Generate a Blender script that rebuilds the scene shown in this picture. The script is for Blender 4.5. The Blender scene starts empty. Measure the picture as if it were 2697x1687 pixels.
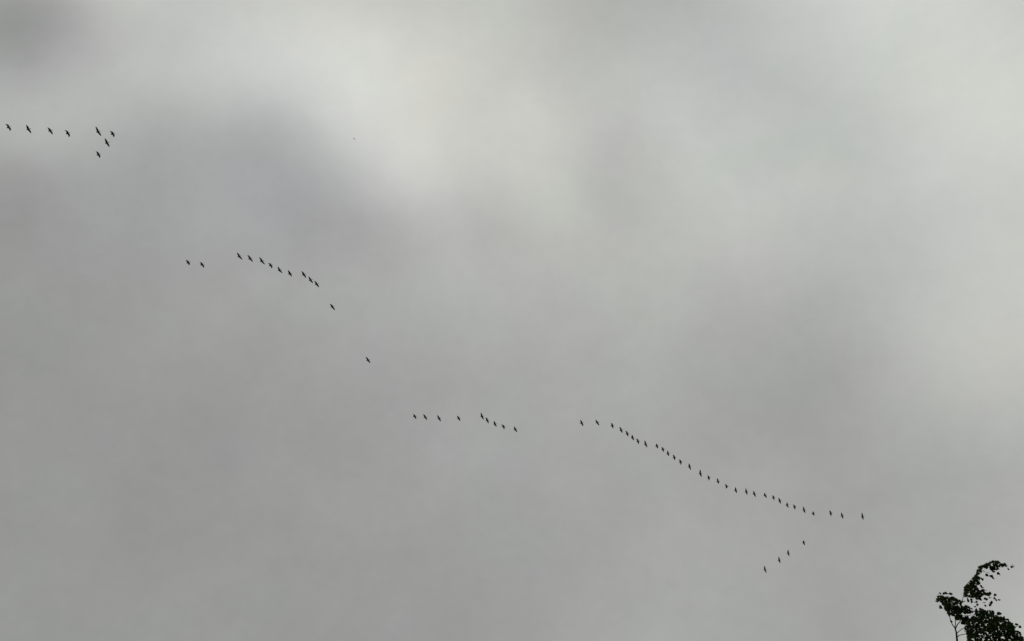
import bpy, bmesh, math, random
from mathutils import Vector, Matrix, noise

# ---------------------------------------------------------------- scene, camera
scene = bpy.context.scene
random.seed(7)
F_PX, CX, CY = 2335.0, 1348.5, 843.5          # lens of the phone, in photograph pixels
PITCH = math.radians(60)
CAM = Vector((0, 0, 1.6))
cd = bpy.data.cameras.new('camera'); cam = bpy.data.objects.new('camera', cd)
scene.collection.objects.link(cam); scene.camera = cam
cam.location = CAM; cam.rotation_euler = (math.radians(90) + PITCH, 0, 0)
cd.sensor_fit = 'HORIZONTAL'; cd.sensor_width = 36; cd.lens = 36 * F_PX / 2697
cd.clip_start = 0.1; cd.clip_end = 20000
scene.render.resolution_x = 1024; scene.render.resolution_y = 641
scene.render.filepath = '/workdir/render_main.png'
scene.view_settings.view_transform = 'Standard'; scene.view_settings.look = 'None'
scene.view_settings.exposure = 0; scene.view_settings.gamma = 1

# ---------------------------------------------------------------- sky (overcast)
SUN_EL, SUN_AZ = math.radians(74), math.radians(-28)     # azimuth from +Y towards +X
# cloud masses: direction (x, y, z), tightness, thin (+) or thick (-)
CLOUDS = [
(-0.5037, 0.1202, 0.8555, 138.4083, 0.0544),
(-0.451, 0.1242, 0.8839, 138.4083, 0.1005),
(-0.393, 0.1279, 0.9106, 138.4083, 0.0848),
(-0.33, 0.1313, 0.9348, 138.4083, 0.0324),
(-0.2623, 0.1343, 0.9556, 138.4083, 0.0406),
(-0.1904, 0.1366, 0.9722, 138.4083, 0.016),
(-0.1154, 0.1382, 0.9837, 138.4083, 0.0195),
(-0.0383, 0.139, 0.9895, 138.4083, 0.0303),
(0.0395, 0.139, 0.9895, 138.4083, 0.005),
(0.1165, 0.1382, 0.9835, 138.4083, 0.0005),
(0.1915, 0.1366, 0.9719, 138.4083, -0.0497),
(0.2634, 0.1342, 0.9553, 138.4083, 0.0446),
(0.331, 0.1313, 0.9344, 138.4083, 0.1218),
(0.394, 0.1279, 0.9102, 138.4083, 0.0357),
(0.4518, 0.1241, 0.8834, 138.4083, 0.0307),
(0.5045, 0.1201, 0.855, 138.4083, 0.0371),
(-0.514, 0.1833, 0.838, 138.4083, 0.0239),
(-0.4608, 0.1896, 0.867, 138.4083, 0.0021),
(-0.4022, 0.1956, 0.8944, 138.4083, 0.0062),
(-0.3381, 0.2011, 0.9194, 138.4083, -0.0061),
(-0.269, 0.2058, 0.9409, 138.4083, 0.0146),
(-0.1955, 0.2096, 0.9581, 138.4083, 0.0099),
(-0.1185, 0.2122, 0.97, 138.4083, 0.0018),
(-0.0393, 0.2135, 0.9761, 138.4083, 0.0098),
(0.0406, 0.2135, 0.9761, 138.4083, 0.003),
(0.1197, 0.2121, 0.9699, 138.4083, 0.005),
(0.1967, 0.2095, 0.9578, 138.4083, -0.0203),
(0.2701, 0.2057, 0.9406, 138.4083, 0.0054),
(0.3392, 0.201, 0.919, 138.4083, -0.0273),
(0.4031, 0.1955, 0.894, 138.4083, -0.0458),
(0.4617, 0.1895, 0.8665, 138.4083, 0.0226),
(0.5148, 0.1832, 0.8375, 138.4083, -0.0184),
(-0.5223, 0.2479, 0.8159, 138.4083, 0.0474),
(-0.4688, 0.2567, 0.8452, 138.4083, 0.005),
(-0.4096, 0.2651, 0.8729, 138.4083, -0.009),
(-0.3448, 0.2728, 0.8982, 138.4083, -0.0108),
(-0.2745, 0.2795, 0.9201, 138.4083, -0.0029),
(-0.1997, 0.2848, 0.9376, 138.4083, 0.0096),
(-0.1211, 0.2885, 0.9498, 138.4083, 0.0164),
(-0.0402, 0.2904, 0.9561, 138.4083, 0.0134),
(0.0415, 0.2904, 0.956, 138.4083, 0.0129),
(0.1223, 0.2885, 0.9496, 138.4083, 0.0117),
(0.2008, 0.2847, 0.9373, 138.4083, 0.0186),
(0.2757, 0.2794, 0.9198, 138.4083, 0.0215),
(0.3458, 0.2727, 0.8978, 138.4083, 0.0063),
(0.4106, 0.265, 0.8725, 138.4083, 0.0557),
(0.4697, 0.2566, 0.8447, 138.4083, 0.1094),
(0.5231, 0.2477, 0.8155, 138.4083, 0.0234),
(-0.5283, 0.313, 0.7893, 138.4083, 0.0129),
(-0.4746, 0.3245, 0.8182, 138.4083, -0.0129),
(-0.415, 0.3354, 0.8458, 138.4083, -0.0072),
(-0.3495, 0.3454, 0.8709, 138.4083, -0.0028),
(-0.2785, 0.354, 0.8928, 138.4083, -0.0075),
(-0.2027, 0.361, 0.9103, 138.4083, -0.0082),
(-0.123, 0.3658, 0.9225, 138.4083, 0.0124),
(-0.0409, 0.3683, 0.9288, 138.4083, 0.0118),
(0.0421, 0.3683, 0.9288, 138.4083, 0.0065),
(0.1242, 0.3658, 0.9224, 138.4083, 0.0053),
(0.2039, 0.3609, 0.9101, 138.4083, 0.0147),
(0.2797, 0.3539, 0.8925, 138.4083, 0.0061),
(0.3506, 0.3452, 0.8706, 138.4083, 0.0268),
(0.4159, 0.3352, 0.8453, 138.4083, -0.0321),
(0.4754, 0.3243, 0.8178, 138.4083, 0.0016),
(0.5291, 0.3128, 0.7888, 138.4083, 0.0404),
(-0.5317, 0.3777, 0.7581, 138.4083, -0.0136),
(-0.4778, 0.3917, 0.7863, 138.4083, -0.0107),
(-0.418, 0.4051, 0.8131, 138.4083, 0.0363),
(-0.3523, 0.4174, 0.8377, 138.4083, 0.0629),
(-0.2808, 0.428, 0.859, 138.4083, 0.0612),
(-0.2044, 0.4365, 0.8762, 138.4083, 0.0248),
(-0.1241, 0.4425, 0.8881, 138.4083, 0.0432),
(-0.0412, 0.4456, 0.8943, 138.4083, 0.016),
(0.0425, 0.4455, 0.8943, 138.4083, -0.0282),
(0.1253, 0.4424, 0.888, 138.4083, 0.0268),
(0.2056, 0.4364, 0.8759, 138.4083, 0.072),
(0.282, 0.4278, 0.8587, 138.4083, -0.004),
(0.3533, 0.4172, 0.8373, 138.4083, 0.0401),
(0.419, 0.4049, 0.8127, 138.4083, -0.0212),
(0.4787, 0.3915, 0.7858, 138.4083, -0.0133),
(0.5324, 0.3775, 0.7576, 138.4083, 0.0137),
(-0.5323, 0.4409, 0.7227, 138.4083, -0.0295),
(-0.4784, 0.4573, 0.7496, 138.4083, -0.0141),
(-0.4186, 0.473, 0.7753, 138.4083, -0.0015),
(-0.3527, 0.4873, 0.7988, 138.4083, -0.04),
(-0.2812, 0.4998, 0.8192, 138.4083, -0.016),
(-0.2047, 0.5098, 0.8356, 138.4083, -0.0471),
(-0.1243, 0.5168, 0.8471, 138.4083, -0.0241),
(-0.0413, 0.5204, 0.8529, 138.4083, -0.0136),
(0.0426, 0.5203, 0.8529, 138.4083, -0.0063),
(0.1255, 0.5167, 0.8469, 138.4083, 0.0076),
(0.2059, 0.5096, 0.8354, 138.4083, -0.0148),
(0.2824, 0.4996, 0.8189, 138.4083, -0.0396),
(0.3538, 0.4871, 0.7985, 138.4083, -0.0275),
(0.4195, 0.4728, 0.7749, 138.4083, 0.0236),
(0.4793, 0.4571, 0.7492, 138.4083, 0.1284),
(0.533, 0.4406, 0.7223, 138.4083, 0.0326),
(-0.4645, 0.1825, 0.8666, 330.5785, -0.3659),
(-0.4235, 0.1867, 0.8864, 330.5785, 0.0128),
(-0.3798, 0.1906, 0.9052, 330.5785, -0.0593),
(-0.3333, 0.1943, 0.9226, 330.5785, -0.1077),
(-0.2843, 0.1976, 0.9382, 330.5785, 0.0062),
(-0.233, 0.2004, 0.9516, 330.5785, -0.0197),
(-0.1796, 0.2027, 0.9626, 330.5785, -0.0038),
(-0.1246, 0.2045, 0.9709, 330.5785, -0.0242),
(-0.0684, 0.2056, 0.9762, 330.5785, -0.0179),
(-0.0116, 0.2061, 0.9785, 330.5785, 0.0264),
(0.0453, 0.2059, 0.9775, 330.5785, -0.0105),
(0.1018, 0.205, 0.9734, 330.5785, 0.0063),
(0.1574, 0.2035, 0.9663, 330.5785, 0.0216),
(-0.4697, 0.2224, 0.8544, 330.5785, 0.0241),
(-0.4285, 0.2276, 0.8744, 330.5785, 0.0414),
(-0.3844, 0.2326, 0.8934, 330.5785, 0.0671),
(-0.3375, 0.2372, 0.9109, 330.5785, 0.1323),
(-0.288, 0.2413, 0.9267, 330.5785, 0.0445),
(-0.2361, 0.2448, 0.9404, 330.5785, 0.0914),
(-0.1821, 0.2477, 0.9516, 330.5785, 0.0357),
(-0.1264, 0.2499, 0.96, 330.5785, 0.0666),
(-0.0694, 0.2513, 0.9654, 330.5785, 0.0579),
(-0.0118, 0.2519, 0.9677, 330.5785, -0.0143),
(0.046, 0.2517, 0.9667, 330.5785, 0.0004),
(0.1033, 0.2506, 0.9626, 330.5785, -0.0083),
(0.1596, 0.2487, 0.9553, 330.5785, 0.0172),
(-0.4741, 0.2628, 0.8404, 330.5785, 0.1489),
(-0.4327, 0.269, 0.8605, 330.5785, 0.0589),
(-0.3884, 0.275, 0.8795, 330.5785, -0.1349),
(-0.3412, 0.2805, 0.8972, 330.5785, -0.0243),
(-0.2912, 0.2855, 0.9131, 330.5785, -0.0906),
(-0.2388, 0.2898, 0.9268, 330.5785, -0.0319),
(-0.1842, 0.2933, 0.9381, 330.5785, -0.0046),
(-0.1279, 0.296, 0.9466, 330.5785, -0.0702),
(-0.0702, 0.2977, 0.9521, 330.5785, -0.0694),
(-0.0119, 0.2984, 0.9544, 330.5785, 0.0017),
(0.0465, 0.2981, 0.9534, 330.5785, 0.0218),
(0.1045, 0.2968, 0.9492, 330.5785, 0.001),
(0.1615, 0.2945, 0.9419, 330.5785, 0.045),
(-0.4777, 0.3033, 0.8245, 330.5785, -0.2098),
(-0.4362, 0.3107, 0.8445, 330.5785, 0.0036),
(-0.3916, 0.3177, 0.8636, 330.5785, -0.037),
(-0.3441, 0.3241, 0.8812, 330.5785, 0.0316),
(-0.2939, 0.33, 0.8971, 330.5785, 0.0404),
(-0.241, 0.3351, 0.9108, 330.5785, -0.0599),
(-0.186, 0.3392, 0.9221, 330.5785, 0.0434),
(-0.1291, 0.3423, 0.9307, 330.5785, 0.1492),
(-0.0709, 0.3444, 0.9362, 330.5785, 0.073),
(-0.012, 0.3452, 0.9385, 330.5785, 0.0156),
(0.047, 0.3448, 0.9375, 330.5785, 0.0801),
(0.1055, 0.3433, 0.9333, 330.5785, -0.0895),
(0.163, 0.3406, 0.926, 330.5785, 0.0144),
(-0.4804, 0.3438, 0.8068, 330.5785, -0.0193),
(-0.4388, 0.3522, 0.8267, 330.5785, 0.0735),
(-0.3941, 0.3603, 0.8455, 330.5785, 0.0121),
(-0.3464, 0.3677, 0.863, 330.5785, -0.0251),
(-0.2959, 0.3744, 0.8788, 330.5785, -0.0232),
(-0.2427, 0.3803, 0.8925, 330.5785, 0.0141),
(-0.1873, 0.385, 0.9037, 330.5785, -0.0923),
(-0.13, 0.3886, 0.9122, 330.5785, -0.1204),
(-0.0715, 0.391, 0.9176, 330.5785, -0.0242),
(-0.0121, 0.3919, 0.9199, 330.5785, -0.0968),
(0.0474, 0.3915, 0.9189, 330.5785, 0.0545),
(0.1063, 0.3898, 0.9148, 330.5785, -0.0194),
(0.1642, 0.3867, 0.9075, 330.5785, -0.0059),
(-0.4822, 0.384, 0.7874, 330.5785, 0.0019),
(-0.4405, 0.3935, 0.8069, 330.5785, -0.0288),
(-0.3957, 0.4025, 0.8255, 330.5785, -0.0625),
(-0.3479, 0.4109, 0.8427, 330.5785, -0.0228),
(-0.2972, 0.4185, 0.8582, 330.5785, -0.0447),
(-0.2438, 0.4251, 0.8717, 330.5785, -0.0234),
(-0.1882, 0.4305, 0.8828, 330.5785, 0.0148),
(-0.1307, 0.4345, 0.8911, 330.5785, 0.0086),
(-0.0718, 0.4372, 0.8965, 330.5785, 0.0296),
(-0.0122, 0.4383, 0.8988, 330.5785, 0.0253),
(0.0476, 0.4378, 0.8978, 330.5785, 0.0141),
(0.1068, 0.4358, 0.8937, 330.5785, 0.0104),
(0.165, 0.4323, 0.8865, 330.5785, -0.017),
(-0.5362, 0.522, 0.6633, 59.1716, 0.0134),
(-0.4428, 0.5545, 0.7046, 59.1716, -0.0296),
(-0.3325, 0.5832, 0.7411, 59.1716, -0.0215),
(-0.2067, 0.6051, 0.7689, 59.1716, -0.0066),
(-0.0698, 0.6169, 0.7839, 59.1716, 0.0631),
(0.0711, 0.6169, 0.7839, 59.1716, -0.0059),
(0.2079, 0.6049, 0.7687, 59.1716, -0.0339),
(0.3336, 0.583, 0.7408, 59.1716, 0.0698),
(0.4437, 0.5542, 0.7042, 59.1716, -0.0822),
(0.5369, 0.5217, 0.663, 59.1716, -0.0336),
(-0.5256, 0.6089, 0.5941, 59.1716, 0.0039),
(-0.433, 0.6452, 0.6295, 59.1716, -0.0168),
(-0.3244, 0.677, 0.6606, 59.1716, 0.0311),
(-0.2013, 0.7011, 0.6841, 59.1716, -0.0302),
(-0.0679, 0.7141, 0.6968, 59.1716, -0.0596),
(0.0692, 0.714, 0.6967, 59.1716, -0.0139),
(0.2025, 0.7009, 0.6839, 59.1716, 0.0061),
(0.3254, 0.6768, 0.6604, 59.1716, 0.0303),
(0.4339, 0.6448, 0.6292, 59.1716, -0.07),
(0.5263, 0.6086, 0.5938, 59.1716, 0.0796),
(-0.5077, 0.6909, 0.5146, 59.1716, -0.0353),
(-0.4166, 0.7291, 0.5431, 59.1716, -0.0375),
(-0.3109, 0.7622, 0.5678, 59.1716, 0.0111),
(-0.1924, 0.787, 0.5862, 59.1716, -0.0057),
(-0.0648, 0.8003, 0.5961, 59.1716, -0.0198),
(0.066, 0.8002, 0.5961, 59.1716, 0.0407),
(0.1935, 0.7868, 0.5861, 59.1716, 0.009),
(0.3119, 0.762, 0.5676, 59.1716, -0.0512),
(0.4175, 0.7287, 0.5428, 59.1716, -0.0213),
(0.5085, 0.6906, 0.5144, 59.1716, 0.1354)
]
BLUE = [
(-0.285, 0.3047, 0.9088, 110, -0.012, 0.042),
(-0.1867, 0.3622, 0.9132, 140, -0.01, 0.02),
(0.4077, 0.23, 0.8837, 40, -0.018, 0.012),
(0.2443, 0.2368, 0.9403, 150, -0.01, 0.02),
(-0.4785, 0.3134, 0.8203, 150, -0.01, 0.025),
(-0.0844, 0.5723, 0.8157, 60, -0.004, 0.01)]
world = bpy.data.worlds.new('World'); scene.world = world; world.use_nodes = True
nt = world.node_tree; nt.nodes.clear(); N = nt.nodes.new; L = nt.links.new
def math_node(op, a, b=None, c=None):
    n = N('ShaderNodeMath'); n.operation = op
    for i, v in enumerate((a, b, c)):
        if v is None: continue
        if isinstance(v, (int, float)): n.inputs[i].default_value = v
        else: L(v, n.inputs[i])
    return n.outputs[0]
def vmath(op, a, b=None, s=None):
    n = N('ShaderNodeVectorMath'); n.operation = op
    for i, v in enumerate((a, b)):
        if v is None: continue
        if isinstance(v, (tuple, Vector)): n.inputs[i].default_value = v
        else: L(v, n.inputs[i])
    if s is not None: n.inputs['Scale'].default_value = s
    return n.outputs[1] if op == 'DOT_PRODUCT' else n.outputs[0]
def noise_node(vec, scale, detail, rough=0.5, lac=2.0):
    n = N('ShaderNodeTexNoise'); n.noise_dimensions = '3D'
    n.inputs['Scale'].default_value = scale; n.inputs['Detail'].default_value = detail
    n.inputs['Roughness'].default_value = rough; n.inputs['Lacunarity'].default_value = lac
    L(vec, n.inputs['Vector']); return n
tc = N('ShaderNodeTexCoord').outputs['Generated']
wn = noise_node(tc, 5.0, 4, 0.55)
warp = vmath('SCALE', vmath('SUBTRACT', wn.outputs['Color'], (0.5, 0.5, 0.5)), s=0.030)
d = vmath('NORMALIZE', vmath('ADD', tc, warp))
acc = 0.655
for (x, y, z, k, a) in CLOUDS:
    e = math_node('EXPONENT', math_node('MULTIPLY_ADD', vmath('DOT_PRODUCT', d, (x, y, z)), k, -k))
    acc = math_node('MULTIPLY_ADD', e, a, acc)
# soft wisps inside the cloud layer
w1 = math_node('SUBTRACT', noise_node(d, 5.5, 5, 0.5).outputs['Fac'], 0.5)
w2 = math_node('SUBTRACT', noise_node(d, 15.0, 5, 0.6).outputs['Fac'], 0.5)
acc = math_node('MULTIPLY_ADD', w1, 0.075, acc)
acc = math_node('MULTIPLY_ADD', w2, 0.042, acc)
w3 = math_node('SUBTRACT', noise_node(d, 75.0, 3, 0.6).outputs['Fac'], 0.5)
acc = math_node('MULTIPLY_ADD', w3, 0.022, acc)
lum = math_node('POWER', math_node('MAXIMUM', acc, 0.2), 2.2)
# thin cloud is faintly yellow-green, thick cloud neutral to faintly blue
ramp = N('ShaderNodeValToRGB'); L(acc, ramp.inputs[0])
el = ramp.color_ramp.elements
el[0].position = 0.56; el[0].color = (0.998, 1.004, 0.963, 1)
el[1].position = 0.84; el[1].color = (0.993, 1.008, 0.915, 1)
m = el.new(0.66); m.color = (0.993, 1.004, 0.963, 1)
m = el.new(0.75); m.color = (0.990, 1.006, 0.943, 1)
tn = noise_node(tc, 9.0, 3, 0.5)
tint = vmath('ADD', vmath('SCALE', vmath('SUBTRACT', tn.outputs['Color'], (0.5, 0.5, 0.5)), s=0.055), ramp.outputs[0])
# where the cloud is a little bluer (its thick arched edge) or greener
for (x, y, z, k, r_, b_) in BLUE:
    e = math_node('EXPONENT', math_node('MULTIPLY_ADD', vmath('DOT_PRODUCT', d, (x, y, z)), k, -k))
    cb = N('ShaderNodeCombineXYZ'); L(math_node('MULTIPLY', e, r_), cb.inputs[0]); L(math_node('MULTIPLY', e, b_), cb.inputs[2])
    tint = vmath('ADD', tint, cb.outputs[0])
col = N('ShaderNodeVectorMath'); col.operation = 'SCALE'; L(tint, col.inputs[0]); L(lum, col.inputs['Scale'])
bg = N('ShaderNodeBackground'); L(col.outputs[0], bg.inputs['Color']); bg.inputs['Strength'].default_value = 1.0
sky = N('ShaderNodeTexSky'); sky.sky_type = 'NISHITA'; sky.sun_disc = False
sky.sun_elevation = SUN_EL; sky.sun_rotation = SUN_AZ; sky.air_density = 1; sky.dust_density = 2
bs = N('ShaderNodeBackground'); L(sky.outputs[0], bs.inputs['Color']); bs.inputs['Strength'].default_value = 0.06
mix = N('ShaderNodeMixShader'); mix.inputs[0].default_value = 0.96      # cloud cover
L(bs.outputs[0], mix.inputs[1]); L(bg.outputs[0], mix.inputs[2])
L(mix.outputs[0], N('ShaderNodeOutputWorld').inputs['Surface'])

sl = bpy.data.lights.new('sun', 'SUN'); sl.energy = 0.5; sl.angle = math.radians(15); sl.color = (1, 0.96, 0.9)
so = bpy.data.objects.new('sun', sl); scene.collection.objects.link(so)
sd = Vector((math.sin(SUN_AZ) * math.cos(SUN_EL), math.cos(SUN_AZ) * math.cos(SUN_EL), math.sin(SUN_EL)))
so.rotation_euler = sd.to_track_quat('Z', 'Y').to_euler(); so.location = sd * 100

# ---------------------------------------------------------------- helpers
def ray(px, py):                       # unit-depth ray through a photograph pixel
    u = (px - CX) / F_PX; v = -(py - CY) / F_PX
    return Vector((u, math.cos(PITCH) - v * math.sin(PITCH), math.sin(PITCH) + v * math.cos(PITCH)))
def at(px, py, depth): return CAM + ray(px, py) * depth

def principled(name, rough, spec=0.3):
    m = bpy.data.materials.new(name); m.use_nodes = True
    b = m.node_tree.nodes['Principled BSDF']
    b.inputs['Roughness'].default_value = rough; b.inputs['Specular IOR Level'].default_value = spec
    return m, m.node_tree, b
def noisy(name, c0, c1, scale, rough, spec=0.3, bump=0.0):
    m, t, b = principled(name, rough, spec)
    tcn = t.nodes.new('ShaderNodeTexCoord'); n = t.nodes.new('ShaderNodeTexNoise')
    n.inputs['Scale'].default_value = scale; n.inputs['Detail'].default_value = 5
    t.links.new(tcn.outputs['Object'], n.inputs['Vector'])
    r = t.nodes.new('ShaderNodeValToRGB'); r.color_ramp.elements[0].position = 0.35; r.color_ramp.elements[1].position = 0.65
    r.color_ramp.elements[0].color = (*c0, 1); r.color_ramp.elements[1].color = (*c1, 1)
    t.links.new(n.outputs['Fac'], r.inputs[0]); t.links.new(r.outputs[0], b.inputs['Base Color'])
    if bump:
        bp = t.nodes.new('ShaderNodeBump'); bp.inputs['Strength'].default_value = bump
        t.links.new(n.outputs['Fac'], bp.inputs['Height']); t.links.new(bp.outputs[0], b.inputs['Normal'])
    return m
M_FEATHER = noisy('dark_feathers', (0.010, 0.011, 0.012), (0.024, 0.022, 0.020), 9, 0.75, 0.15)
M_BARK = noisy('bark', (0.045, 0.04, 0.034), (0.09, 0.08, 0.065), 14, 0.9, 0.15, 0.5)
M_GRASS = noisy('grass', (0.035, 0.06, 0.018), (0.075, 0.085, 0.035), 0.35, 0.95, 0.1)
m, t, b = principled('leaf', 0.7, 0.06)        # each leaf its own green
g = t.nodes.new('ShaderNodeNewGeometry'); r = t.nodes.new('ShaderNodeValToRGB')
r.color_ramp.elements[0].color = (0.022, 0.042, 0.014, 1); r.color_ramp.elements[1].color = (0.048, 0.080, 0.022, 1)
t.links.new(g.outputs['Random Per Island'], r.inputs[0]); t.links.new(r.outputs[0], b.inputs['Base Color'])
tl = t.nodes.new('ShaderNodeBsdfTranslucent'); t.links.new(r.outputs[0], tl.inputs['Color'])
mx = t.nodes.new('ShaderNodeMixShader'); mx.inputs[0].default_value = 0.08
t.links.new(b.outputs[0], mx.inputs[1]); t.links.new(tl.outputs[0], mx.inputs[2])
t.links.new(mx.outputs[0], t.nodes['Material Output'].inputs['Surface'])
M_LEAF = m

def mesh_obj(name, bm, mat, parent=None, smooth=True):
    me = bpy.data.meshes.new(name); bm.to_mesh(me); bm.free()
    me.materials.append(mat)
    if smooth:
        for p in me.polygons: p.use_smooth = True
    o = bpy.data.objects.new(name, me); scene.collection.objects.link(o); o.parent = parent
    return o

# ---------------------------------------------------------------- ground
bm = bmesh.new()
rings = [0, 4, 10, 25, 60, 150, 400, 1200, 4000]; seg = 72; prev = None
for i, rr in enumerate(rings):
    if rr == 0: cur = [bm.verts.new((0, 0, 0))]
    else:
        cur = []
        for k in range(seg):
            a = 2 * math.pi * k / seg; p = Vector((rr * math.cos(a), rr * math.sin(a), 0))
            p.z = 0.12 * noise.noise(p * 0.11) if 4 < rr < 400 else 0
            cur.append(bm.verts.new(p))
    if prev:
        for k in range(seg):
            k2 = (k + 1) % seg
            if len(prev) == 1: bm.faces.new((prev[0], cur[k], cur[k2]))
            else: bm.faces.new((prev[k], cur[k], cur[k2], prev[k2]))
    prev = cur
ground = mesh_obj('ground', bm, M_GRASS); ground['kind'] = 'structure'

# ---------------------------------------------------------------- birds
SPAN = 1.8; HALF = SPAN / 2
HEAD = math.radians(-17)
FW = Vector((math.cos(HEAD), math.sin(HEAD), 0)); UP = Vector((0, 0, 1)); SIDE = UP.cross(FW)   # SIDE = bird's left
SIDE.normalize()
RINGS = [  # along the body: x forward, half width, half height, z
    (0.55, 0.006, 0.006, 0.005), (0.47, 0.013, 0.013, 0.008), (0.43, 0.028, 0.030, 0.012), (0.37, 0.030, 0.032, 0.012),
    (0.31, 0.024, 0.025, 0.006), (0.24, 0.032, 0.034, 0.0), (0.19, 0.075, 0.065, -0.005), (0.14, 0.10, 0.085, -0.008),
    (0.0, 0.115, 0.100, -0.012), (-0.15, 0.095, 0.080, -0.008), (-0.20, 0.060, 0.045, 0.0), (-0.25, 0.062, 0.028, 0.004),
    (-0.34, 0.095, 0.014, 0.006), (-0.38, 0.075, 0.006, 0.006)]
def chord(s):                              # wing chord half-extents fore / aft along the span
    pts = [(0, .15, .19), (.15, .165, .20), (.35, .15, .165), (.5, .135, .135), (.7, .095, .115), (.85, .06, .09), (.95, .035, .06), (1, .012, .028)]
    for a, c in zip(pts, pts[1:]):
        if s <= c[0] + 1e-9:
            f = (s - a[0]) / (c[0] - a[0]); return a[1] + (c[1] - a[1]) * f, a[2] + (c[2] - a[2]) * f
    return pts[-1][1:]
def bird_mesh(tips, bends, k=1.0, bl=0.8, ck=1.0):
    """one continuous skin: body tube with both wings bridged into its sides.
    tips: wing tip offsets in the bird's frame (x forward, y left, z up)"""
    bm = bmesh.new(); n = 8; rows = []
    for (x, hw, hh, z) in RINGS:
        rows.append([bm.verts.new((x * bl, 1.4 * hw * math.sin(math.radians(22.5 + 45 * j)), z + hh * math.cos(math.radians(22.5 + 45 * j)))) for j in range(n)])
    # vertex 1,2 = +y side (up, low); 5,6 = -y side (low, up)
    w0, w1 = 7, 9
    for i in range(len(rows) - 1):
        for j in range(n):
            if w0 <= i < w1 and j in (1, 5): continue
            bm.faces.new((rows[i][j], rows[i][(j + 1) % n], rows[i + 1][(j + 1) % n], rows[i + 1][j]))
    bm.faces.new(rows[0][::-1]); bm.faces.new(rows[-1])
    for side, (up, lo) in ((1, (1, 2)), (-1, (6, 5))):
        tip = tips[0] if side == 1 else tips[1]; bend = bends[0] if side == 1 else bends[1]
        loop = [rows[w0][up], rows[w0 + 1][up], rows[w0 + 2][up], rows[w0 + 2][lo], rows[w0 + 1][lo], rows[w0][lo]]
        root = Vector((0, side * 0.09, 0.0))
        perp = Vector((1, 0, 0)) * 0.8 + Vector((0, 0, 1)) * 0.6
        for s in (.15, .3, .42, .52, .64, .76, .87, .95, 1.0):
            c = root.lerp(tip, s) + perp * bend * (math.sin(math.pi * s ** 0.75) if s < 1 else 0)
            e = 0.02; ca = root.lerp(tip, s + e) + perp * bend * math.sin(math.pi * (s + e) ** .75) if s + e < 1 else tip
            along = (ca - c) if (ca - c).length > 1e-6 else (tip - root)
            f = Vector((1, 0, 0)); f = (f - along.normalized() * f.dot(along.normalized()) * 0.55).normalized()
            nrm = along.cross(f).normalized() * (1 if side == -1 else -1)
            if nrm.z < 0: nrm = -nrm
            fo, af = (q * ck for q in chord(s)); th = 0.020 * (1 - s) + 0.003
            new = [bm.verts.new(p) for p in (c + f * fo + nrm * th * .5, c + nrm * th * 1.2, c - f * af + nrm * th * .3,
                                             c - f * af - nrm * th * .3, c - nrm * th * .4, c + f * fo - nrm * th * .5)]
            for a in range(6):
                bm.faces.new((loop[a], loop[(a + 1) % 6], new[(a + 1) % 6], new[a]))
            loop = new
        bm.faces.new(loop)
    bmesh.ops.recalc_face_normals(bm, faces=bm.faces[:])
    if k != 1: bmesh.ops.scale(bm, vec=(k, k, k), verts=bm.verts)
    return bm
FRAME = Matrix((FW, SIDE, UP)).transposed()
def wing_tip(centre, px, py, side):
    """where a wing of the true length, rooted in the bird, is seen at that pixel: sphere met by the line of sight"""
    r = HALF; dr = ray(px, py).normalized(); oc = CAM - centre
    bq = oc.dot(dr); cq = oc.dot(oc) - r * r; disc = bq * bq - cq
    if disc <= 0: p = CAM + dr * (-bq)
    else:
        c = [CAM + dr * (-bq + s * math.sqrt(disc)) for s in (1, -1)]
        # the raised or lowered solution nearest the horizontal, on the proper side
        c.sort(key=lambda q: abs((q - centre).normalized().z) + (10 if (q - centre).dot(SIDE) * side < 0 else 0))
        p = c[0]
    return FRAME.transposed() @ (p - centre)
def make_bird(B, label, group, alt=None, name='flying_bird'):
    (ux, uy), (cx, cy), (lx, ly), bend = B
    if alt is None:                        # the flock sinks slightly towards its head
        alt = ALT0 + ALTK * (cx / 2697)
    dr = ray(cx, cy); c = CAM + dr * (alt / dr.z)
    tips = (wing_tip(c, lx, ly, 0), wing_tip(c, ux, uy, 0))
    # left wing (SIDE) points away from the camera = lower in the picture or not: sort by SIDE
    if tips[0].y < tips[1].y: tips = (tips[1], tips[0])
    o = mesh_obj(name, bird_mesh(tips, (bend * 0.36, bend * 0.36), 1.0, 0.84 - 0.20 * cx / 2697, 1.05 - 0.24 * cx / 2697), M_FEATHER)
    o.location = c; o.rotation_euler = (0, 0, HEAD)
    sm = o.modifiers.new('smooth', 'SUBSURF'); sm.levels = 1; sm.render_levels = 1
    o['label'] = label; o['category'] = 'bird'
    if group: o['group'] = group
    return o
ALT0, ALTK = 132.0, -16.0
def zoom(ox, oy, s, rows): return [((ox + a / s, oy + b / s), (ox + c / s, oy + d / s), (ox + e / s, oy + f / s), g) for a, b, c, d, e, f, g in rows]
UPPER_LEFT = zoom(0, 300, 7.556, [
    (112,197,172,262,200,335,.28),(525,213,565,298,620,382,.05),(947,263,1000,330,1043,405,.12),(1292,317,1350,382,1375,458,.25),
    (1907,247,1955,350,2014,437,.03),(2190,335,2242,392,2262,460,.25),(2088,480,2130,572,2178,655,.05),(1907,738,1960,805,1980,872,.22)])
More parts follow.
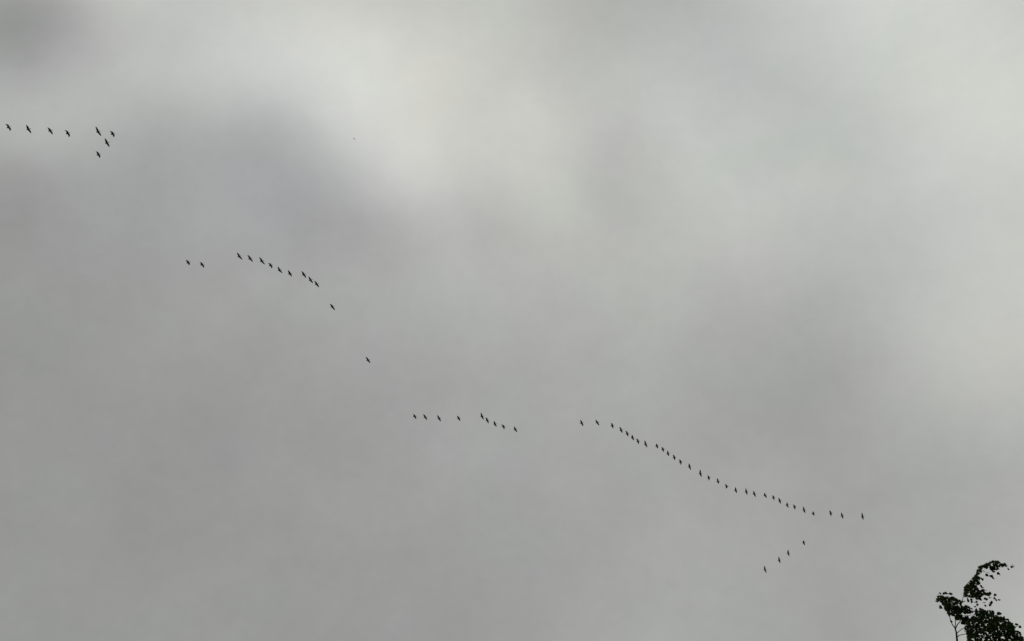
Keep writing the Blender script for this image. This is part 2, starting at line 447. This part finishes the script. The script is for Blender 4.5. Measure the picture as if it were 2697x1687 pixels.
MIDDLE_ARC = zoom(470, 640, 6.045, [
    (112,265,155,308,168,353,.28),(337,298,377,342,402,392,.22),(933,148,970,210,1018,263,.05),(1102,185,1142,245,1182,297,.08),
    (1290,222,1328,285,1375,340,.05),(1427,315,1468,352,1485,400,.25),(1583,373,1612,430,1655,475,0),(1745,428,1775,485,1805,530,.05),
    (1960,443,1997,500,2030,553,.08),(2072,530,2105,587,2138,636,.05),(2165,597,2202,652,2238,703,.05)])
STRAGGLERS = zoom(830, 760, 6.875, [(272,270,312,325,357,390,.05),(917,1232,960,1293,995,1345,.05)])
CENTRE_ROW = zoom(1070, 1070, 7.8, [
    (145,157,175,205,200,258,.12),(350,157,390,220,427,277,.08),(637,178,675,245,706,310,.08),(1043,190,1078,243,1105,298,.12),
    (1533,128,1557,203,1590,270,.03),(1630,223,1665,285,1687,350,.12),(1800,298,1822,358,1852,420,.05),(1950,370,1998,415,2005,470,.28),
    (2215,410,2240,470,2277,530,.05)])
LONG_LINE = zoom(1500, 1080, 7.556, [
    (215,190,243,255,272,318,.08),(517,190,552,243,590,305,.08),(835,250,852,305,868,362,.08),(998,327,1028,397,1050,452,.08),
    (1118,405,1150,467,1165,520,.12),(1247,487,1253,543,1282,597,0),(1322,562,1363,617,1367,675,.24),(1495,600,1515,675,1545,740,.03),
    (1727,663,1740,712,1757,760,.05),(1828,733,1860,778,1862,830,.22),(1950,803,1960,860,1977,912,.05),(2058,882,2085,938,2092,995,.15),
    (2177,978,2210,1030,2212,1085,.22)]) + zoom(1780, 1180, 8.636, [
    (300,342,312,418,338,493,.03),(551,483,557,577,585,653,.05),(722,617,750,675,748,733,.22),(940,680,960,758,975,808,.08),
    (1112,815,1158,875,1142,920,.25),(1354,885,1363,957,1387,1020,.05),(1590,912,1603,990,1627,1060,.04),(1768,967,1783,1035,1820,1107,0),
    (2013,1013,2030,1070,2070,1130,0),(2197,1070,2222,1122,2235,1180,.12),(2332,1128,2365,1200,2378,1265,.12)]) + zoom(2000, 1280, 6.3, [
    (460,267,460,310,483,357,.05),(558,303,585,345,587,390,.22),(725,337,742,397,760,447,.05),(892,418,893,452,912,490,.08),
    (1158,400,1185,450,1187,497,.2),(1358,435,1373,490,1390,540,.05),(1700,438,1712,507,1725,557,.05)])
SHORT_ARM = zoom(2000, 1280, 6.3, [(733,898,735,935,753,980,.08),(475,1053,478,1110,497,1162,.05),(320,1170,330,1228,348,1278,.05),(82,1318,93,1385,117,1437,.05)])

LABELS = {}
LABELS['UPPER_LEFT'] = [
    'dark bird with arched wings nearest the left edge of the sky',
    'dark bird with wide straight wings, second in from the left edge',
    'dark bird with nearly straight wings, third in from the left edge',
    'arch-winged dark bird just left of the tight upper left cluster',
    'largest bird of all, straight wings spread, top of the upper left cluster',
    'small arch-winged bird, foremost at the right of the upper left cluster',
    'straight-winged bird in the middle of the upper left cluster, under the largest bird',
    'arch-winged bird lowest in the upper left cluster of birds']
LABELS['MIDDLE_ARC'] = [
    'hunched small bird, rear one of the pair trailing the middle arc',
    'arch-winged bird, front one of the pair trailing the middle arc',
    'straight-winged bird at the upper left end of the middle arc',
    'straight-winged bird between the arc\'s uppermost bird and its longest-winged bird',
    'longest-winged bird of the middle arc, just behind its arch-winged bird',
    'only arch-winged bird among the nine of the middle arc',
    'slim-winged bird just ahead of the arch-winged bird in the middle arc',
    'straight-winged bird in the middle arc, behind the gap before its last three',
    'rearmost of the three close birds at the lower end of middle arc',
    'bird in between the two others of the close trio ending middle arc',
    'foremost of the three close birds at the lower end of middle arc']
LABELS['STRAGGLERS'] = [
    'lone straight-winged bird just below the lower end of the middle arc',
    'lone bird halfway between the middle arc and the centre row']
LABELS['CENTRE_ROW'] = [
    'small bird at the left end of the centre row',
    'straight-winged bird right beside the small left end bird of the centre row',
    'longer-winged bird alone between gaps, left part of the centre row',
    'short-winged bird alone in the middle of the centre row',
    'slim straight-winged bird, highest of the centre row',
    'bird touching distance below the highest bird of the centre row',
    'straight-winged bird just left of the arch-winged one in centre row',
    'only arch-winged bird of the centre row',
    'bird at the right end of the centre row, near the picture\'s middle']
LABELS['LONG_LINE'] = [
    'bird at the far left end of the long slanting line',
    'bird flying second from the left end of the long slanting line',
    'short bird flying third from the left end of the long line',
    'long-winged bird at the back of the tight run of five birds',
    'second bird in the tight run of five, below its long-winged rear bird',
    'small bird in the middle of the tight run of five birds',
    'arch-winged bird just behind the tall straight-winged bird of the line',
    'tall straight-winged bird closing the tight run in the long line',
    'smallest straight bird, first after the gap ahead of the tall bird',
    'arch-winged bird just below the smallest straight bird of the line',
    'straight-winged bird below two small birds, upper middle of the line',
    'rear one of two bent-winged birds side by side in mid line',
    'front one of two bent-winged birds side by side in mid line',
    'straight-winged bird just behind the tallest bird in the line\'s middle',
    'tallest bird of the long line, upright wings, at its middle',
    'small arch-winged bird just ahead of the tallest bird in the line',
    'straight-winged bird between the two small arch-winged birds of mid line',
    'sharply folded boomerang-shaped bird in the middle of the long line',
    'upright bird just ahead of the boomerang-shaped bird',
    'taller upright bird, second ahead of the boomerang-shaped bird',
    'tilted bird close in front of the two upright birds of the line',
    'tilted bird flying alone before the drooping right half of the line',
    'small bent-winged bird, rear of the pair in the line\'s right half',
    'bent-winged larger bird, front of the pair in the line\'s right half',
    'kinked bird with upper wing bent forward, right half of the line',
    'arch-winged bird just behind the last tall bird before the stub-winged one',
    'tall straight-winged bird just behind the stub-winged bird of the line',
    'stub-winged bird, shortest of the long line near its right end',
    'arch-winged bird third from the right end of the long line',
    'slim straight bird second from the right end of the long line',
    'leading bird alone at the far right tip of the long line']
LABELS['SHORT_ARM'] = [
    'small kinked bird at the upper right end of the four-bird lower arm',
    'second bird down the four-bird lower arm from its upper end',
    'third bird down the four-bird lower arm from its upper end',
    'bird at the lower left end of the four-bird lower arm']
GROUPS = {'UPPER_LEFT': 'birds flying at the upper left', 'MIDDLE_ARC': 'birds of the middle arc', 'STRAGGLERS': 'birds flying alone between the groups',
          'CENTRE_ROW': 'birds of the centre row', 'LONG_LINE': 'birds of the long slanting line', 'SHORT_ARM': 'birds of the short lower arm'}
for key, rows in (('UPPER_LEFT', UPPER_LEFT), ('MIDDLE_ARC', MIDDLE_ARC), ('STRAGGLERS', STRAGGLERS), ('CENTRE_ROW', CENTRE_ROW), ('LONG_LINE', LONG_LINE), ('SHORT_ARM', SHORT_ARM)):
    assert len(rows) == len(LABELS[key]), key
    for B, lab in zip(rows, LABELS[key]):
        make_bird(B, lab, GROUPS[key])
# two more, so high that they are mere specks
make_bird(((929.9, 362.0), (932.6, 364.6), (935.6, 367.4), 0), 'tiny faint speck of a very distant bird below the brightest cloud', 'far specks high above the flock', alt=560)
make_bird(((1650.5, 235.2), (1651.2, 237.0), (1652.2, 238.7), 0), 'fainter speck of a very distant bird in the upper middle sky', 'far specks high above the flock', alt=1150)


# ---------------------------------------------------------------- tree
ZS = 6.378
def tp(zx, zy, depth=0.0): return at(2430 + zx / ZS, 1450 + zy / ZS, 22.0 + depth)
BASE_PT = Vector((13.0, 19.2, 0.0))
tree = bpy.data.objects.new('poplar_tree', None); scene.collection.objects.link(tree); tree.location = BASE_PT
tree['label'] = 'wind-bent broadleaf tree top with dark fluttering leaves in the lower right corner'; tree['category'] = 'tree'

def smooth_path(pts, rad, n=5):                      # Catmull-Rom
    P, R = [], []
    for i in range(len(pts) - 1):
        p0 = pts[max(i - 1, 0)]; p1 = pts[i]; p2 = pts[i + 1]; p3 = pts[min(i + 2, len(pts) - 1)]
        for k in range(n):
            u = k / n
            P.append(0.5 * ((2 * p1) + (p2 - p0) * u + (2 * p0 - 5 * p1 + 4 * p2 - p3) * u * u + (3 * p1 - p0 - 3 * p2 + p3) * u ** 3))
            R.append(rad[i] + (rad[i + 1] - rad[i]) * u)
    P.append(pts[-1]); R.append(rad[-1]); return P, R
def limb(bm, pts, rad, n=5, sides=8, wob=0.0):
    P, R = smooth_path(pts, rad, n)
    if wob:
        for i in range(1, len(P) - 1): P[i] = P[i] + Vector((noise.noise(P[i] * 3), noise.noise(P[i] * 3 + Vector((9, 0, 0))), 0)) * wob
    prev = None; ref = Vector((0, 1, 0))
    for i, p in enumerate(P):
        d_ = (P[min(i + 1, len(P) - 1)] - P[max(i - 1, 0)]).normalized()
        a = d_.cross(ref).normalized(); c = d_.cross(a)
        ring = [bm.verts.new(p + (a * math.cos(2 * math.pi * k / sides) + c * math.sin(2 * math.pi * k / sides)) * R[i]) for k in range(sides)]
        if prev:
            for k in range(sides): bm.faces.new((prev[k], prev[(k + 1) % sides], ring[(k + 1) % sides], ring[k]))
        else: bm.faces.new(ring[::-1])
        prev = ring
    bm.faces.new(prev)
    return P
def child(name, bm, mat, smooth=True):
    bmesh.ops.translate(bm, vec=-BASE_PT, verts=bm.verts)
    return mesh_obj(name, bm, mat, tree, smooth)

# trunk: from the ground, out of frame, up to where the visible limbs leave it
fork = tp(1250, 3400, 0.3)
bm = bmesh.new()
limb(bm, [BASE_PT + Vector((0, 0, -.2)), BASE_PT + Vector((.05, -.05, .6)), BASE_PT + Vector((.1, -.1, 3)), BASE_PT.lerp(fork, .7) + Vector((.2, 0, 0)), fork, tp(1300, 1900, .2), tp(1250, 1300, .1), tp(1150, 1060, 0)],
     [.26, .19, .165, .13, .10, .06, .025, .008], 8, 14, .02)
child('trunk', bm, M_BARK)
LIMBS = []      # every wooden path leaves may sit on
def branch(*paths):
    bm = bmesh.new()
    for pts, rad in paths:
        LIMBS.append(limb(bm, pts, [q_ * 1.2 for q_ in rad], 5, 7))
    child('branch', bm, M_BARK)
def zp(*p): return [tp(x, y, dz) for x, y, dz in p]
# left stem with its forks
branch((zp((1100, 2900, .3), (800, 2300, .2), (620, 1800, 0), (578, 1500, 0), (565, 1370, 0), (540, 1290, 0)), [.07, .045, .028, .020, .016, .012]),
       (zp((540, 1290, 0), (495, 1230, -.02), (455, 1120, -.05), (400, 1000, -.08), (330, 880, -.1), (290, 790, -.1)), [.011, .009, .007, .005, .004, .002]),
       (zp((543, 1290, 0), (552, 1200, .05), (540, 1080, .1), (500, 900, .1), (450, 770, .1)), [.009, .008, .006, .004, .002]),
       (zp((548, 1320, 0), (585, 1240, 0), (630, 1180, 0), (640, 1060, 0), (650, 920, 0), (666, 850, 0), (684, 760, 0), (692, 690, 0)), [.011, .010, .009, .008, .007, .0065, .006, .005]),
       (zp((692, 690, 0), (720, 590, .02), (800, 500, .05), (890, 400, .05), (945, 290, .08), (1050, 235, .1), (1200, 205, .1), (1340, 235, .1), (1430, 262, .1)), [.0055, .005, .0048, .0045, .004, .0035, .003, .002, .001]),
       (zp((700, 640, 0), (800, 650, -.1), (930, 680, -.15), (1060, 740, -.2), (1180, 790, -.2)), [.004, .0035, .003, .002, .001]),
       (zp((945, 300, .08), (1020, 340, .1), (1090, 400, .1), (1180, 450, .1)), [.0025, .002, .0015, .001]))
branch((zp((570, 1395, 0), (595, 1365, 0), (640, 1330, .03), (700, 1290, .1), (800, 1230, .2), (950, 1150, .3)), [.009, .008, .007, .006, .004, .002]))
branch((zp((580, 1455, 0), (610, 1425, 0), (665, 1408, 0), (745, 1398, -.1), (900, 1380, -.2), (1100, 1330, -.3)), [.009, .008, .007, .006, .004, .002]))
branch((zp((650, 1100, 0), (710, 1090, 0), (800, 1083, 0), (890, 1062, .05), (1000, 1030, .1)), [.006, .005, .0045, .004, .002]))
branch((zp((1290, 1800, .2), (1420, 1500, .2), (1520, 1320, .1), (1600, 1265, .1), (1640, 1285, .1)), [.03, .018, .008, .003, .001]),
       (zp((1290, 1900, .2), (1050, 1600, -.2), (900, 1350, -.3), (850, 1150, -.3), (900, 1010, -.2)), [.03, .02, .012, .007, .002]),
       (zp((1270, 1500, .1), (1350, 1300, -.3), (1330, 1160, -.3), (1285, 1050, -.3)), [.015, .01, .005, .001]))
# lower limbs, below and right of the frame
rnd = random.Random(3)
LOW = []
for i in range(11):
    f = 0.36 + 0.055 * i; p0 = BASE_PT.lerp(fork, f) + Vector((.12, 0, 0)); a = i * 2.4 + .6; ln = 2.6 - .12 * i
    p = [p0, p0 + Vector((math.cos(a) * ln * .35, math.sin(a) * ln * .35, ln * .45)), p0 + Vector((math.cos(a) * ln * .7 + .2, math.sin(a) * ln * .7, ln * .9)), p0 + Vector((math.cos(a) * ln + .5, math.sin(a) * ln, ln * 1.15))]
    bm = bmesh.new(); LOW.append(limb(bm, p, [.06, .04, .022, .006], 6, 7)); child('branch', bm, M_BARK)

# leaves -----------------------------------------------------------
LEAF = [(0, .0, 0), (.30, .08, .05), (.50, .30, .09), (.40, .58, .06), (.17, .85, .02), (0, 1.05, -.03), (-.17, .85, .02), (-.40, .58, .06), (-.50, .30, .09), (-.30, .08, .05)]
crown = bmesh.new()
def leaf(p, size, rnd, petiole=True, tip=None):
    """deltoid leaf on a short stalk, folded along its midrib, blown to the right"""
    if tip is None:
        tip = Vector((rnd.gauss(.55, .6), rnd.gauss(0, .6), rnd.gauss(-.45, .55)))
    if tip.length < .05: tip = Vector((1, 0, -.3))
    tip.normalize(); n_ = Vector((rnd.gauss(0, 1), rnd.gauss(0, 1), rnd.gauss(.4, 1)))
    n_ = (n_ - tip * n_.dot(tip)).normalized(); s_ = tip.cross(n_)
    curl = rnd.uniform(-.22, .15); fold = rnd.uniform(.3, 2.2)
    o = p - tip * size * .5
    vs = [crown.verts.new(o + (s_ * x * .96 + tip * y * .95 + n_ * (z * fold + curl * y * y)) * size) for x, y, z in LEAF]
    mid = crown.verts.new(o + (tip * .45 + n_ * curl * .2) * size)
    for a in range(len(vs)): crown.faces.new((vs[a], vs[(a + 1) % len(vs)], mid))
    if petiole:
        q = o - tip * size * .32 + Vector((0, 0, .003)); w = s_ * .001
        crown.faces.new([crown.verts.new(v) for v in (o - w, o + w, q + w, q - w)])
def inside(poly, x, y):
    c = False; j = len(poly) - 1
    for i in range(len(poly)):
        (xi, yi), (xj, yj) = poly[i], poly[j]
        if (yi > y) != (yj > y) and x < (xj - xi) * (y - yi) / (yj - yi) + xi: c = not c
        j = i
    return c
LS = .070
def clump(poly, per, spread, dz, seed, inset=15, holes=()):
    rn = random.Random(seed); xs_ = [p[0] for p in poly]; ys_ = [p[1] for p in poly]
    area = abs(sum(a[0] * b[1] - b[0] * a[1] for a, b in zip(poly, poly[1:] + poly[:1]))) / 2
    want = int(area / per); k = 0; tries = 0
    while k < want and tries < want * 12:
        tries += 1; x = rn.uniform(min(xs_), max(xs_)); y = rn.uniform(min(ys_), max(ys_))
        if not all(inside(poly, x + a, y + b) for a, b in ((inset, 0), (-inset, 0), (0, inset), (0, -inset))): continue
        if noise.noise(Vector((x / 42, y / 34, seed))) > .34: continue          # gaps between the leaf clusters
        if any((x - hx) ** 2 / (hr * 1.25) ** 2 + (y - hy) ** 2 / hr ** 2 < 1 for hx, hy, hr in holes): continue
        leaf(tp(x, y, dz + rn.gauss(0, spread)), LS * rn.uniform(.72, 1.15), rn); k += 1
clump([(240,770),(270,745),(340,740),(400,765),(500,765),(560,800),(640,830),(660,860),(650,930),(740,930),(760,1000),(760,1060),(700,1060),(650,1060),(700,1120),(770,1100),(760,1170),(700,1240),(650,1230),(640,1180),(560,1180),(520,1110),(440,1110),(410,1040),(370,1000),(350,930),(320,900),(300,870),(240,860),(225,850)], 260, .18, 0, 1, 14,
      [(430, 870, 12), (490, 950, 10), (425, 955, 12), (560, 1075, 18), (690, 1010, 14)])
clump([(688,690),(695,610),(760,560),(850,450),(930,440),(975,540),(935,590),(950,650),(1020,650),(1060,700),(1140,690),(1165,750),(1080,760),(1000,760),(1000,840),(930,840),(880,800),(760,790),(690,790)], 240, .16, 0, 2, 13,
      [(870, 660, 13), (925, 685, 16), (810, 760, 14), (965, 735, 14)])
clump([(855,480),(870,430),(905,390),(915,330),(955,265),(1040,235),(1130,195),(1200,160),(1240,160),(1290,180),(1340,215),(1400,212),(1435,260),(1300,278),(1270,322),(1160,335),(1120,305),(1040,300),(990,310),(1000,370),(950,400),(970,450),(950,490)], 230, .10, .08, 3, 7,
      [(1190, 250, 14), (1200, 205, 10), (930, 410, 9)])
clump([(640,915),(750,918),(825,950),(860,1010),(785,1065),(700,1060),(640,1060)], 330, .10, 0, 4, 8, [(665,1015,14),(700,1005,10)])
clump([(600,1060),(660,1075),(700,1105),(775,1100),(790,1170),(740,1260),(700,1240),(640,1180),(590,1160)], 380, .12, 0, 6, 8)
BIG = [(850,1010),(890,980),(960,960),(1020,960),(1035,1010),(1100,990),(1170,1005),(1215,1035),(1240,1090),(1340,1105),(1440,1135),(1500,1205),(1570,1260),(1570,1330),(1640,1350),(1670,1400),(1710,1480),(1800,1600),(1900,1800),(1900,2000),(900,2000),(740,1800),(750,1500),(740,1420),(700,1330),(720,1200),(780,1150),(830,1110),(890,1060)]
rh = random.Random(12)
HOLES = [(rh.uniform(800, 1600), rh.uniform(1150, 1500), rh.uniform(7, 15)) for _ in range(70)] + [(1020,1490,20),(1110,1500,24),(960,1410,18),(1340,1450,22),(1260,1490,18),(1160,1450,15),(1450,1500,18),(840,1490,16)]
clump(BIG, 215, .38, 0, 5, 14, HOLES)
SINGLE = [(300,715),(360,715),(388,714),(432,716),(458,720),(485,726),(262,738),(300,932),(310,955),(240,855),(765,835),(825,862),(880,862),(910,858),(925,905),(885,940),
    (1035,865),(1070,810),(1050,806),(1130,795),(1165,865),(1148,885),(1135,912),(1055,925),(1210,798),(1222,812),(1238,832),(1290,825),(1215,746),(692,855),(668,858),(600,860),
    (1025,345),(1105,363),(1090,370),(1200,350),(1065,400),(1085,412),(1145,415),(1165,432),(1185,455),(1200,462),(990,475),(1005,485),(1275,382),(1298,402),(1440,308),(1512,240),(1530,265),(1492,275),
    (980,600),(1015,620),(940,525),(960,535),(1280,1048),(1300,1058),(1262,1055),(1275,1035),(1578,1240),(1600,1246),(1640,1282),(710,1345),(725,1352),(690,1210),(485,1190),(1215,1340),(1130,795),(760,815),(820,820),(842,1035),(655,728),
    (1070,668),(1110,1000),(1180,1012),(1368,1118),(1640,1368),(690,1230),(665,1222),(735,1330),(765,1440),(750,1460)]
rs = random.Random(21)
for x, y in SINGLE:
    leaf(tp(x, y, rs.gauss(0, .08)), LS * rs.uniform(.95, 1.25), rs, rs.random() < .3)
# the rest of the crown, outside the frame: leaf clumps along the lower limbs and round the trunk's top
rl = random.Random(31)
def in_frame(p):
    q = p - CAM; dz = q.y * math.cos(PITCH) + q.z * math.sin(PITCH); v = -q.y * math.sin(PITCH) + q.z * math.cos(PITCH)
    x = CX + F_PX * q.x / dz; y = CY - F_PX * v / dz
    return x < 2730 and y < 1720
for P in LOW:
    for i, p in enumerate(P[4:]):
        for _ in range(90):
            q = p + Vector((rl.gauss(.1, .38), rl.gauss(0, .38), rl.gauss(0, .34)))
            if not in_frame(q): leaf(q, LS * rl.uniform(.75, 1.15), rl, False)
for _ in range(3800):
    q = tp(1500, 2100, 0).lerp(fork, rl.random() * 1.1) + Vector((rl.gauss(.25, .62), rl.gauss(0, .62), rl.gauss(0, .5)))
    if not in_frame(q): leaf(q, LS * rl.uniform(.75, 1.15), rl, False)
cr = child('crown', crown, M_LEAF, False)
